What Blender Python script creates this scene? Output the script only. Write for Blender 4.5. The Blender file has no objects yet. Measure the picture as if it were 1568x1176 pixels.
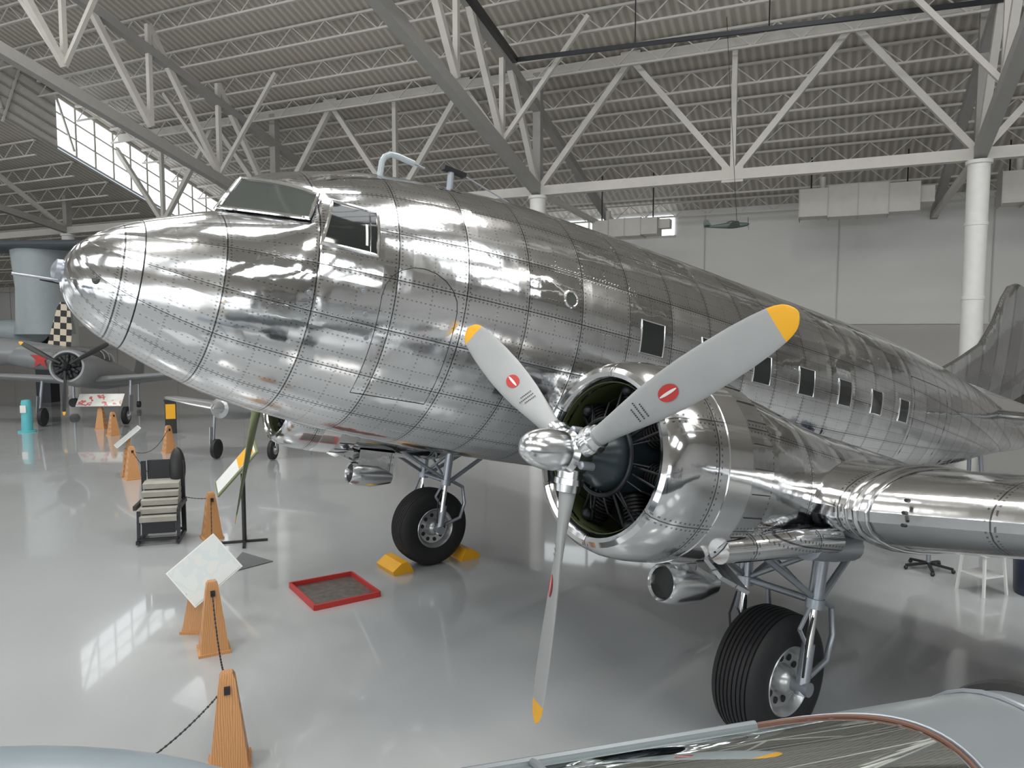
import bpy, math, random
from mathutils import Vector, Matrix
import bmesh
random.seed(4)
V=Vector
rad=math.radians
scene=bpy.context.scene
try: scene.view_settings.view_transform='Standard'
except Exception: pass

# ------------------------------------------------------------ materials
class NT:
    def __init__(s,name):
        s.m=bpy.data.materials.new(name); s.m.use_nodes=True
        s.t=s.m.node_tree; s.n=s.t.nodes; s.l=s.t.links
        s.b=s.n.get('Principled BSDF')
    def new(s,t): return s.n.new(t)
    def set(s,sock,val):
        if isinstance(val,bpy.types.NodeSocket): s.l.new(val,sock)
        else: sock.default_value=val
    def math(s,op,a,b=None,clamp=False):
        n=s.new('ShaderNodeMath'); n.operation=op; n.use_clamp=clamp
        s.set(n.inputs[0],a)
        if b is not None: s.set(n.inputs[1],b)
        return n.outputs[0]
    def mix(s,f,a,b):
        n=s.new('ShaderNodeMix'); n.data_type='RGBA'
        s.set(n.inputs[0],f); s.set(n.inputs[6],a); s.set(n.inputs[7],b)
        return n.outputs[2]
    def noise(s,scale,detail=3,vec=None):
        n=s.new('ShaderNodeTexNoise'); n.inputs['Scale'].default_value=scale; n.inputs['Detail'].default_value=detail
        if vec is None:
            tc=s.new('ShaderNodeTexCoord'); vec=tc.outputs['Object']
        s.l.new(vec,n.inputs['Vector']); return n.outputs[0]
    def bump(s,h,strength,dist,normal=None):
        n=s.new('ShaderNodeBump'); n.inputs['Strength'].default_value=strength; n.inputs['Distance'].default_value=dist
        s.l.new(h,n.inputs['Height'])
        if normal is not None: s.l.new(normal,n.inputs['Normal'])
        return n.outputs[0]
def c4(c): return (c[0],c[1],c[2],1)
def mat(name,col,rough=.5,metal=0,var=.08,scale=4,bump=0,spec=None):
    t=NT(name); b=t.b
    nz=t.noise(scale)
    a=c4([max(0,x*(1-var)) for x in col]); d=c4([min(1,x*(1+var)) for x in col])
    t.l.new(t.mix(nz,a,d),b.inputs['Base Color'])
    b.inputs['Roughness'].default_value=rough; b.inputs['Metallic'].default_value=metal
    if bump: t.l.new(t.bump(t.noise(scale*6),bump,.01),b.inputs['Normal'])
    return t.m
def emit(name,col,strength):
    t=NT(name); t.b.inputs['Base Color'].default_value=c4(col)
    nz=t.noise(.15)
    t.l.new(t.mix(nz,c4([x*.8 for x in col]),c4(col)),t.b.inputs['Emission Color'])
    t.b.inputs['Emission Strength'].default_value=strength
    return t.m
def panels(name,mode,pu=.62,pv=.48,base=(.77,.775,.785),r0=.035,r1=.17,wav=.22,extra=1.0):
    t=NT(name); b=t.b
    tc=t.new('ShaderNodeTexCoord'); sp=t.new('ShaderNodeSeparateXYZ'); t.l.new(tc.outputs['Object'],sp.inputs[0])
    x,y,z=sp.outputs
    if mode=='fus':
        u=x; v=t.math('MULTIPLY',t.math('ARCTAN2',y,t.math('SUBTRACT',z,1.0)),1.3)
    elif mode=='nac':
        u=x; v=t.math('MULTIPLY',t.math('ARCTAN2',t.math('SUBTRACT',t.math('ABSOLUTE',y),2.82),z),.7)
    else:
        u=t.math('ABSOLUTE',y); v=x
    du=t.math('PINGPONG',u,pu/2); dv=t.math('PINGPONG',v,pv/2)
    line=t.math('MAXIMUM',t.math('LESS_THAN',du,.0052),t.math('LESS_THAN',dv,.0044))
    def riv(d,o,off=.026):
        row=t.math('LESS_THAN',t.math('ABSOLUTE',t.math('SUBTRACT',d,off)),.0065)
        dot=t.math('LESS_THAN',t.math('PINGPONG',o,.020),.0075)
        return t.math('MULTIPLY',row,dot)
    rv=t.math('MAXIMUM',riv(du,v),riv(dv,u))
    if extra>0:
        rv=t.math('MAXIMUM',rv,t.math('MULTIPLY',riv(t.math('PINGPONG',v,pv/6),u,0.0),.8*extra))
        rv=t.math('MAXIMUM',rv,t.math('MULTIPLY',riv(t.math('PINGPONG',u,pu/4),v,0.0),.7*extra))
    wn=t.new('ShaderNodeTexWhiteNoise'); wn.noise_dimensions='2D'
    cb=t.new('ShaderNodeCombineXYZ')
    t.l.new(t.math('FLOOR',t.math('DIVIDE',u,pu)),cb.inputs[0]); t.l.new(t.math('FLOOR',t.math('DIVIDE',v,pv)),cb.inputs[1])
    t.l.new(cb.outputs[0],wn.inputs['Vector'])
    rnd=wn.outputs['Value']
    nz=t.noise(3.0,5)
    k=t.math('ADD',t.math('MULTIPLY',rnd,.24),.70)
    k=t.math('ADD',k,t.math('MULTIPLY',nz,.12))
    k=t.math('MULTIPLY',k,t.math('SUBTRACT',1.0,t.math('MULTIPLY',line,.75)))
    k=t.math('MULTIPLY',k,t.math('SUBTRACT',1.0,t.math('MULTIPLY',rv,.6)))
    col=t.mix(k,(0,0,0,1),c4(base)); t.l.new(col,b.inputs['Base Color'])
    r=t.math('ADD',t.math('MULTIPLY',rnd,r1-r0),r0)
    r=t.math('ADD',r,t.math('MULTIPLY',nz,.05)); t.l.new(r,b.inputs['Roughness'])
    b.inputs['Metallic'].default_value=1
    h=t.math('SUBTRACT',t.math('MULTIPLY',rv,.6),line)
    # every sheet is very slightly dished between its seams
    dish=t.math('ADD',t.math('MULTIPLY',t.math('MINIMUM',du,.12),.05),t.math('MULTIPLY',t.math('MINIMUM',dv,.12),.05))
    n1=t.bump(t.noise(1.6,2),wav,.05)
    n1=t.bump(t.noise(6.5,2),.12,.02,n1)
    n1=t.bump(dish,.5,1.0,n1)
    n2=t.bump(h,.4,.004,n1); t.l.new(n2,b.inputs['Normal'])
    return t.m
def glass(name,col=(.62,.70,.68),a=.1):
    t=NT(name); out=t.n['Material Output']
    tr=t.new('ShaderNodeBsdfTransparent'); tr.inputs[0].default_value=c4(col)
    gl=t.new('ShaderNodeBsdfGlossy'); gl.inputs['Roughness'].default_value=.04; gl.inputs[0].default_value=(.8,.85,.85,1)
    fr=t.new('ShaderNodeFresnel'); fr.inputs[0].default_value=1.28
    f=t.math('ADD',fr.outputs[0],a*.3,True)
    mx=t.new('ShaderNodeMixShader'); t.l.new(f,mx.inputs[0]); t.l.new(tr.outputs[0],mx.inputs[1]); t.l.new(gl.outputs[0],mx.inputs[2])
    t.l.new(mx.outputs[0],out.inputs[0]); return t.m

ALU_F=panels('polished_aluminium_fuselage','fus')
ALU_N=panels('polished_aluminium_nacelle','nac',.62,.733,extra=0,r0=.05,r1=.13,wav=.16)
ALU_W=panels('polished_aluminium_wing','wing',.9,.62,r0=.06,r1=.14,extra=0,wav=.14)
ALU=mat('bare_aluminium',(.70,.71,.72),.2,1)
ALU_B=mat('bright_aluminium_band',(.93,.93,.94),.10,1)
STEEL=mat('strut_metal',(.36,.39,.43),.34,.6)
DARKM=mat('dark_engine_metal',(.028,.03,.034),.4,.6)
CRANK=mat('crankcase_paint',(.025,.038,.044),.28,.2)
CYL=mat('cylinder_fins',(.02,.02,.02),.5,.3)
COWLIN=mat('zinc_chromate_green',(.07,.085,.03),.5)
RUB=mat('tyre_rubber',(.018,.018,.02),.6,0,.2,20)
WINDK=mat('dark_window_glass',(.02,.023,.022),.05)
WSH=mat('windshield_glass',(.075,.082,.075),.06)
BLADE=mat('propeller_grey_paint',(.36,.37,.37),.45)
OLIVE=mat('propeller_olive_paint',(.20,.23,.12),.5)
YEL=mat('yellow_paint',(.85,.42,.015),.4)
RED=mat('red_paint',(.50,.04,.035),.4)
BLK=mat('black_paint',(.02,.02,.02),.45)
WHT=mat('white_paint',(.76,.76,.74),.5)
TRUSS=mat('truss_paint',(.58,.56,.52),.6)
TRUSSD=mat('rafter_paint',(.34,.33,.315),.6)
BEIGE=mat('worn_grey_beige_cushion',(.36,.345,.30),.7,0,.25,6)
t=NT('orange_pine_wood'); w=t.new('ShaderNodeTexWave'); w.inputs['Scale'].default_value=6; w.inputs['Distortion'].default_value=6; w.inputs['Detail'].default_value=3
tc=t.new('ShaderNodeTexCoord'); mp=t.new('ShaderNodeMapping'); mp.inputs['Scale'].default_value=(3,3,.5); t.l.new(tc.outputs['Object'],mp.inputs[0]); t.l.new(mp.outputs[0],w.inputs[0])
t.l.new(t.mix(w.outputs[1],(.46,.21,.08,1),(.62,.32,.13,1)),t.b.inputs['Base Color']); t.b.inputs['Roughness'].default_value=.45; WOOD=t.m
GREYP=mat('grey_aircraft_paint',(.28,.29,.30),.35,.2)
PALE=mat('pale_grey_blue_paint',(.38,.43,.45),.4)
PALE2=mat('tank_grey_blue_paint',(.22,.26,.29),.3)
SILV=mat('silver_paint',(.5,.51,.52),.28,.7)
CONC=mat('wall_white_paint',(.69,.68,.665),.6,0,.03,.5)
WAINS=mat('wall_lower_paint',(.48,.46,.44),.6,0,.03,.5)
DUCT=mat('duct_paint',(.60,.58,.54),.5)
SKY=emit('window_daylight',(.93,.97,1.0),4.2)
SKYS=emit('side_window_daylight',(.93,.97,1.0),2.6)
ROOFFILL=emit('roof_fill_glow',(.95,.98,1.0),5.8)  # emission for the added roof fill panels
SKY2=emit('clerestory_daylight',(.92,.97,1.0),2.0)
CGL=glass('canopy_glass')

# floor
t=NT('epoxy_floor'); b=t.b
nz=t.noise(.35,4); t.l.new(t.mix(nz,(.40,.415,.42,1),(.47,.485,.49,1)),b.inputs['Base Color'])
n2=t.noise(1.2,5); t.l.new(t.math('ADD',t.math('MULTIPLY',n2,.10),.10),b.inputs['Roughness'])
b.inputs['Coat Weight'].default_value=.7; b.inputs['Coat Roughness'].default_value=.04
t.l.new(t.bump(t.noise(.8,2),.05,.05),b.inputs['Normal'])
FLOOR=t.m
E1=V((-.9135,.4067,0)); E2=V((.4067,.9135,0))
# corrugated deck
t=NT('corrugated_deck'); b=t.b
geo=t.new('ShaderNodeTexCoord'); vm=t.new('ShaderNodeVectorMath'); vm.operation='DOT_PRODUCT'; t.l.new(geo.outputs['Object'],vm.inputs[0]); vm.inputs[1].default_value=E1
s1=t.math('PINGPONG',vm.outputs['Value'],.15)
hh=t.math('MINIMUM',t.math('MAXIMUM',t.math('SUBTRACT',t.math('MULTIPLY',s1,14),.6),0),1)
t.l.new(t.mix(hh,(.40,.365,.32,1),(.58,.54,.48,1)),b.inputs['Base Color']); b.inputs['Roughness'].default_value=.6  # groove shade put into the colour: low parts of the ribs darker
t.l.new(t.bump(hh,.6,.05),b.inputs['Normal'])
DECK=t.m

# ------------------------------------------------------------ mesh builder
def basis(ax,ref=None):
    ax=V(ax).normalized()
    r=V(ref) if ref is not None else (V((0,0,1)) if abs(ax.z)<.9 else V((1,0,0)))
    a=(r-ax*r.dot(ax)).normalized(); return ax,a,ax.cross(a)
class MB:
    def __init__(s): s.v=[];s.f=[];s.m=[];s.mats=[]
    def mi(s,m):
        if m not in s.mats: s.mats.append(m)
        return s.mats.index(m)
    def add(s,vs,fs,m):
        k=len(s.v); s.v+= [tuple(p) for p in vs]; i=s.mi(m)
        for f in fs: s.f.append(tuple(q+k for q in f)); s.m.append(i)
    def box(s,c,sz,m,M=None):
        x,y,z=[q/2 for q in sz]; P=[V((a*x,b*y,d*z)) for a in(-1,1) for b in(-1,1) for d in(-1,1)]
        if M is not None: P=[M@p for p in P]
        c=V(c); s.add([p+c for p in P],[(0,1,3,2),(4,6,7,5),(0,4,5,1),(2,3,7,6),(0,2,6,4),(1,5,7,3)],m)
    def beam(s,a,b,w,h,m,ref=None):
        a=V(a);b=V(b); ax,u,r=basis(b-a,ref)
        P=[]
        for p in(a,b):
            for i,j in((-1,-1),(1,-1),(1,1),(-1,1)): P.append(p+r*(i*w/2)+u*(j*h/2))
        s.add(P,[(0,1,5,4),(1,2,6,5),(2,3,7,6),(3,0,4,7),(3,2,1,0),(4,5,6,7)],m)
    def lathe(s,o,ax,prof,m,n=32,ref=None,sc=(1,1),closed=False,caps=True):
        o=V(o); ax,u,r=basis(ax,ref); P=[]
        for (x,q) in prof:
            for k in range(n):
                t=2*math.pi*k/n; P.append(o+ax*x+u*(q*math.cos(t)*sc[0])+r*(q*math.sin(t)*sc[1]))
        F=[]
        L=len(prof)
        for i in range(L if closed else L-1):
            j=(i+1)%L
            for k in range(n): F.append((i*n+k,i*n+(k+1)%n,j*n+(k+1)%n,j*n+k))
        if not closed and caps:
            F.append(tuple(range(n))); F.append(tuple((L-1)*n+k for k in range(n)))
        s.add(P,F,m)
    def tube(s,a,b,r1,m,r2=None,n=12):
        a=V(a);b=V(b); s.lathe(a,b-a,[(0,r1),((b-a).length,r1 if r2 is None else r2)],m,n)
    def path(s,pts,r,m,n=8,closed=False):
        pts=[V(p) for p in pts]; L=len(pts); P=[]
        pu=None
        for i,p in enumerate(pts):
            a=pts[(i-1)%L] if (closed or i>0) else p; c=pts[(i+1)%L] if (closed or i<L-1) else p
            ax,u,w=basis(c-a,pu); pu=u
            for k in range(n):
                t=2*math.pi*k/n; P.append(p+u*r*math.cos(t)+w*r*math.sin(t))
        F=[]
        for i in range(L if closed else L-1):
            j=(i+1)%L
            for k in range(n): F.append((i*n+k,i*n+(k+1)%n,j*n+(k+1)%n,j*n+k))
        if not closed: F.append(tuple(range(n))); F.append(tuple((L-1)*n+k for k in range(n)))
        s.add(P,F,m)
    def loft(s,rings,m,caps=True,mf=None):
        n=len(rings[0]); P=[p for r in rings for p in r]; F=[]
        for i in range(len(rings)-1):
            for k in range(n): F.append((i*n+k,i*n+(k+1)%n,(i+1)*n+(k+1)%n,(i+1)*n+k))
        if caps: F.append(tuple(range(n))); F.append(tuple((len(rings)-1)*n+k for k in range(n)))
        s.add(P,F,m)
    def grid(s,fn,nu,nv,m):
        P=[fn(i/nu,j/nv) for i in range(nu+1) for j in range(nv+1)]
        s.add(P,[(i*(nv+1)+j,(i+1)*(nv+1)+j,(i+1)*(nv+1)+j+1,i*(nv+1)+j+1) for i in range(nu) for j in range(nv)],m)
    def ball(s,c,r,m,n=24,k=12):
        if not hasattr(r,'__len__'): r=(r,r,r)
        c=V(c); rings=[]
        for i in range(k+1):
            a=math.pi*i/k; q=max(math.sin(a),.001)
            rings.append([c+V((r[0]*math.cos(a),r[1]*q*math.cos(2*math.pi*j/n),r[2]*q*math.sin(2*math.pi*j/n))) for j in range(n)])
        s.loft(rings,m)
    def obj(s,name,parent=None,M=None,sharp=35,recalc=True):
        me=bpy.data.meshes.new(name); me.from_pydata(s.v,[],s.f)
        for m in s.mats: me.materials.append(m)
        for p,i in zip(me.polygons,s.m): p.material_index=i; p.use_smooth=True
        if recalc:
            bm=bmesh.new(); bm.from_mesh(me); bmesh.ops.recalc_face_normals(bm,faces=bm.faces); bm.to_mesh(me); bm.free()
        try: me.set_sharp_from_angle(angle=rad(sharp))
        except Exception: pass
        o=bpy.data.objects.new(name,me); scene.collection.objects.link(o)
        if parent: o.parent=parent
        if M is not None: o.matrix_world=M
        return o
def empty(name,M):
    e=bpy.data.objects.new(name,None); scene.collection.objects.link(e); e.matrix_world=M; e.empty_display_size=.3
    return e
def frame(o,x,y,z):
    M=Matrix.Identity(4)
    for i,c in enumerate((x,y,z)):
        for k in range(3): M[k][i]=c[k]
    for k in range(3): M[k][3]=o[k]
    return M
def interp(tab,x):
    if x<=tab[0][0]: return tab[0][1]
    if x>=tab[-1][0]: return tab[-1][1]
    n=len(tab)
    for i in range(n-1):
        if tab[i][0]<=x<=tab[i+1][0]: break
    def sl(k):
        if k<=0 : return (tab[1][1]-tab[0][1])/(tab[1][0]-tab[0][0])
        if k>=n-1: return (tab[-1][1]-tab[-2][1])/(tab[-1][0]-tab[-2][0])
        a=(tab[k][1]-tab[k-1][1])/(tab[k][0]-tab[k-1][0]); b=(tab[k+1][1]-tab[k][1])/(tab[k+1][0]-tab[k][0])
        return 0 if a*b<=0 else 2*a*b/(a+b)
    x0,y0=tab[i];x1,y1=tab[i+1];h=x1-x0;t=(x-x0)/h
    return (2*t**3-3*t*t+1)*y0+(t**3-2*t*t+t)*h*sl(i)+(-2*t**3+3*t*t)*y1+(t**3-t*t)*h*sl(i+1)
def airfoil(ch,th,n=12):
    P=[]
    def yt(x): return 5*th*ch*(.2969*math.sqrt(x)-.126*x-.3516*x*x+.2843*x**3-.1036*x**4)
    for i in range(n+1):
        x=(1+math.cos(math.pi*i/n))/2; P.append((x*ch,yt(x)+.02*ch*4*x*(1-x)))
    for i in range(1,n):
        x=(1-math.cos(math.pi*i/n))/2; P.append((x*ch,-yt(x)+.02*ch*4*x*(1-x)))
    return P
def wing(mb,secs,m,vert=False,n=12):
    R=[]
    for (xl,y,z,ch,th) in secs:
        if vert: R.append([V((xl+a,y+b*.8,z)) for a,b in airfoil(ch,th,n)])
        else: R.append([V((xl+a,y,z+b)) for a,b in airfoil(ch,th,n)])
    mb.loft(R,m)
def blade(mb,c,phi,R,front,tip,decal=True,wid=1.0,ax=1):
    X=V((1,0,0)); r=V((0,math.sin(phi),math.cos(phi))); t=V((0,math.cos(phi),-math.sin(phi)))
    tab=[(.10,.12),(.16,.13),(.28,.18),(.46,.25),(.62,.27),(.8,.25),(.92,.205),(.965,.16),(.99,.09),(1.0,.02)]
    th=[(.1,.12),(.16,.11),(.28,.07),(.46,.045),(.8,.025),(1,.008)]
    be=[(.1,50),(.3,40),(.5,30),(1,18)]
    def sec(f):
        ch=interp(tab,f)*R/1.75*1.0*wid; h=interp(th,f)*R/1.75; B=rad(interp(be,f))
        L=t*math.cos(B)-X*math.sin(B); N=-X*math.cos(B)-t*math.sin(B)
        return ch,h,L,N
    def ring(f):
        ch,h,L,N=sec(f); return [V(c)+r*(f*R)+L*(ch/2*math.cos(a))+N*(h/2*math.sin(a)) for a in [2*math.pi*k/20 for k in range(20)]]
    fs=[.10,.16,.22,.3,.4,.5,.6,.7,.8,.87,.925]
    mb.loft([ring(f) for f in fs],front)
    mb.loft([ring(f) for f in (.925,.95,.97,.985,.995,1.0)],tip)
    if decal:
        f0=.50; ch,h,L,N=sec(f0); cc=V(c)+r*(f0*R)+N*(h/2+.004)
        for (a,b,m2,o2) in ((.072,.050,RED,0),(.066,.009,WHT,.002)):
            P=[cc+N*o2+r*(a*math.cos(q))+L*(b*math.sin(q)) for q in [2*math.pi*k/28 for k in range(28)]]
            mb.add(P,[tuple(range(28))],m2)
        for k in range(3):
            f0=.345+.020*k; ch,h,L,N=sec(f0); cc=V(c)+r*(f0*R)+N*(h/2+.004)
            for q in range(7 if k!=1 else 9):
                p=cc+L*((q-3.5)*.014); a=.005
                mb.add([p-r*a-L*.0045,p+r*a-L*.0045,p+r*a+L*.0045,p-r*a+L*.0045],[(0,1,2,3)],BLK)

# ------------------------------------------------------------ AIRLINER
AFT=V((.7935,.5755,-.1977)).normalized()
PORT=V((.587,-.8096,0)).normalized()
UPA=(AFT.cross(-PORT)).normalized()
O=V((-1.254,7.009,2.696))
MA=frame(O,AFT,-PORT,UPA)
air=empty('airliner',MA)
NS=2.83
TOP=[(1.0,1.62),(1.15,1.77),(1.3,1.87),(1.72,2.04),(2.33,2.19),(2.9,2.27),(3.9,2.37),(6,2.42),(8,2.44),(10.9,2.47),(13.6,2.38),(16.7,2.08),(18.4,1.75),(19.6,1.42)]
HOOD=[(0,.705),(.02,.80),(.07,.905),(.15,1.0),(.3,1.12),(.6,1.28),(1.0,1.44),(1.6,1.52)]
BOT=[(0,.705),(.02,.60),(.07,.49),(.15,.39),(.3,.28),(.57,.16),(.85,.05),(1.26,-.08),(1.84,-.18),(2.42,-.25),(3.36,-.31),(4.3,-.34),(6,-.36),(8,-.34),(10.9,-.15),(13.6,.3),(16.7,.95),(18.4,1.22),(19.6,1.38)]
HW=[(0,0.001),(.02,.12),(.07,.23),(.15,.34),(.3,.48),(.6,.67),(1,.86),(1.3,.94),(1.7,1.03),(2.3,1.13),(2.9,1.2),(3.9,1.27),(6,1.3),(8,1.3),(10.9,1.15),(13.6,.82),(16.7,.38),(18.4,.17),(19.6,.04)]
CC=[(0,.705),(.3,.7),(1,.75),(2,.92),(3.4,1.03),(6,1.05),(8,1.07),(10.9,1.2),(13.6,1.4),(16.7,1.55),(19.6,1.4)]
def sect(s,th,hood=False):
    c=interp(CC,s); tp=interp(HOOD if hood else TOP,s); bt=interp(BOT,s)
    if tp<c+.0001: tp=c+.0001
    co=math.cos(th)
    return V((s-NS, interp(HW,s)*abs(math.sin(th)), c+(tp-c)*co if co>0 else c+(c-bt)*co))
N=48; jc=16; thc=math.pi*jc/N; th2=rad(46)
def remap(j):
    th=math.pi*j/N
    return th*th2/thc if j<=jc else th2+(th-thc)*(math.pi-th2)/(math.pi-thc)
def Pkb(j):
    th=math.pi*j/N
    if j<=jc:
        k=math.sin(th)/math.sin(thc); return V((1.0+.56*k-NS,.86*k,1.46-.048*k**1.5))
    return sect(1.56,th)
def Pkt(j):
    if j<=jc:
        k=math.sin(math.pi*j/N)/math.sin(thc); return V((1.15+.49*k-NS,.73*k,1.775-.115*k*k))
    return sect(1.64,remap(j))
rings=[]
for s in (0,.004,.012,.025,.045,.07,.11,.15,.22,.3,.4,.5): rings.append([sect(s,math.pi*j/N,True) for j in range(N+1)])
for q in range(1,9):
    tt=q/8; R=[]
    for j in range(N+1):
        th=math.pi*j/N; pk=Pkb(j); sk=pk.x+NS; s=.5+(sk-.5)*tt
        R.append(sect(s,th,True)+(pk-sect(sk,th,True))*tt**2.5)
    rings.append(R)
for tt in (1/3,2/3,1): rings.append([Pkb(j).lerp(Pkt(j),tt) for j in range(N+1)])
for q in range(1,8):
    tt=q/7; R=[]
    for j in range(N+1):
        th=math.pi*j/N; r0=remap(j); pk=Pkt(j); sk=pk.x+NS; s=sk+(2.3-sk)*tt; a=r0+(th-r0)*tt
        R.append(sect(s,a)+(pk-sect(sk,r0))*(1-tt)**2)
    rings.append(R)
s=2.5
while s<19.5:
    rings.append([sect(s,math.pi*j/N) for j in range(N+1)]); s+=.3
rings.append([sect(19.6,math.pi*j/N) for j in range(N+1)])
mb=MB()
full=[[V((p.x,-p.y,p.z)) for p in R]+[V((p.x,p.y,p.z)) for p in reversed(R[1:-1])] for R in rings]
mb.loft(full,ALU_F)
mb.obj('fuselage_skin',air,sharp=28)
def surf(s,n,side,off=.006):
    c=interp(CC,s); tp=interp(TOP,s); bt=interp(BOT,s)
    k=(n-c)/((tp-c) if n>c else (c-bt)); k=max(-1,min(1,k))
    y=interp(HW,s)*math.sqrt(1-k*k)
    nn=V((0,math.sqrt(1-k*k),k))
    return V((s-NS,side*(y+off*nn.y),n+off*nn.z))
mb=MB()
def patch(qd,side,m,off=.006,nu=8,nv=8):
    def fn(u,v):
        a=[qd[0][i]*(1-u)+qd[1][i]*u for i in(0,1)]; b=[qd[3][i]*(1-u)+qd[2][i]*u for i in(0,1)]
        return surf(a[0]*(1-v)+b[0]*v,a[1]*(1-v)+b[1]*v,side,off)
    mb.grid(fn,nu,nv,m)
def outline(pts,side,r,m,off=.004):
    P=[]
    for i in range(len(pts)):
        a=pts[i];b=pts[(i+1)%len(pts)]
        for k in range(6): P.append(surf(a[0]+(b[0]-a[0])*k/6,a[1]+(b[1]-a[1])*k/6,side,off))
    mb.path(P,r,m,6,True)
for side in(-1,1):
    qd=[(1.69,1.64),(2.036,1.63),(2.03,1.26),(1.60,1.26)]
    patch(qd,side,WINDK); outline(qd,side,.016,ALU_B)
    outline([(1.97,1.63),(1.97,1.27)],side,.008,ALU)
    patch([(1.93,1.50),(1.95,1.50),(1.95,1.32),(1.93,1.32)],side,WHT,.008)
    for i in range(7):
        s0=5.02+.934*i; h=.165
        q=[(s0-h,1.17+h),(s0+h,1.17+h),(s0+h,1.17-h),(s0-h,1.17-h)]
        patch(q,side,WINDK,.004); outline(q,side,.009,ALU,.004)
    c=(3.92,1.33); P=[(c[0]+.075*math.cos(a),c[1]+.075*math.sin(a)) for a in [2*math.pi*k/16 for k in range(16)]]
    outline(P,side,.012,ALU_B); mb.add([surf(p[0],p[1],side,.006) for p in P],[tuple(range(16))],WSH)
    P=[(2.1,.15),(2.1,.95)]+[(2.43-.33*math.cos(a),.95+.3*math.sin(a)) for a in [math.pi*k/10 for k in range(1,10)]]+[(2.76,.95),(2.76,.15)]
    outline(P,side,.003,DARKM,.001)
    P=[(11.0,.35),(11.0,1.75),(12.5,1.75),(12.5,.45)]
    outline(P,side,.004,DARKM,.001)
    for (a,b) in ((1.95,.95),(2.05,.6),(1.55,.85),(2.0,.78)): 
        p=surf(a,b,side,0); mb.lathe(p,V((0,side,0)),[(0,.022),(.012,.02)],STEEL,10)
    # windshield pane
    def wp(u,v):
        k=.05+.90*u
        A=V((1.0+.56*k-NS,.86*k,1.46-.048*k**1.5)); B=V((1.15+.49*k-NS,.73*k,1.775-.115*k*k))
        p=A.lerp(B,.03+.93*v)+V((-.024,.012,.018)); p.y*=side; return p
    mb.grid(wp,14,6,WSH)
    P=[wp(i/12,0) for i in range(13)]+[wp(1,j/4) for j in(1,2,3,4)]+[wp(1-i/12,1) for i in range(1,13)]+[wp(0,.66),wp(0,.33)]
    mb.path(P,.016,ALU_B,6,True)
for sN in (.47,):
    P=[sect(sN,a,True) for a in [math.pi*k/30 for k in range(31)]]
    L=[V((p.x,-p.y,p.z)) for p in P]+[p for p in reversed(P[1:-1])]
    L=[V((p.x,0,.7))+(V((0,p.y,p.z-.7)))*1.002 for p in L]
    mb.path(L,.005,DARKM,6,True)
mb.lathe(V((-NS+.03,0,.70)),V((-1,0,0)),[(0,.09),(.05,.085),(.07,.05),(.08,.01)],STEEL,16)
mb.tube((-NS,-.12,.62),(-NS-.28,-.14,.60),.010,STEEL,n=8)
mb.tube((-NS+.05,.1,.62),(-NS-.1,.1,.62),.012,DARKM,n=8)
mb.ball((-NS+.22,-.39,.66),(.035,.035,.035),WSH)
mb.path([(-.45,0,2.16),(-.45,0,2.36),(-.43,0,2.41),(-.38,0,2.45),(-.3,0,2.46),(-.12,0,2.45)],.03,PALE,10)
mb.tube((.32,0,2.25),(.30,0,2.5),.035,STEEL,n=10)
mb.box((.33,0,2.52),(.26,.08,.04),DARKM)
mb.path([(-.12,0,2.45),(.0,0,2.44)],.012,STEEL)
mb.path([(.45,0,2.52),(.8,0,2.46),(1.4,0,2.36)],.008,STEEL)
mb.obj('windows_and_fittings',air)
# wings
mb=MB()
for sd in(-1,1):
    wing(mb,[(1.55,sd*.8,-.12,4.5,.155),(1.93,sd*3.72,-.10,4.3,.155)],ALU_W,n=20)
    wing(mb,[(1.93,sd*3.74,-.10,4.3,.155),(3.2,sd*8.5,.50,3.05,.13),(4.5,sd*13.2,1.08,1.75,.10),(4.75,sd*14.0,1.18,1.35,.09),(5.15,sd*14.4,1.24,.7,.08)],ALU_W,n=20)
    af=airfoil(4.3,.155,20)
    for yy,rr in ((3.73,.022),(3.66,.010),(3.81,.010)):
        mb.path([V((1.93+a-.008+(0 if a>.02 else -.01),sd*yy,-.10+b*1.03)) for a,b in af],rr,ALU,6,True)
    for k in range(3): mb.lathe(V((1.985+.012*abs(k-1),sd*4.05,-.10+.085*(k-1)+.05)),V((-1,0,0)),[(0,.013),(.045,.013)],BLK,10)
    wing(mb,[(12.9,sd*.15,1.75,2.5,.09),(13.7,sd*2.6,1.75,1.9,.09),(14.3,sd*3.8,1.75,1.1,.08),(14.7,sd*4.05,1.75,.4,.06)],ALU_W)
F=[(11.2,2.28,5.4),(12.1,2.70,4.6),(12.95,3.15,3.9),(13.45,3.75,3.3),(13.75,4.3,2.75),(14.0,4.6,2.1),(14.35,4.74,1.3)]
wing(mb,[(x,0,z,c,.06+.012*i) for i,(x,z,c) in enumerate(F)],ALU_W,True)
mb.obj('wings_and_tail',air,sharp=30)
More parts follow.
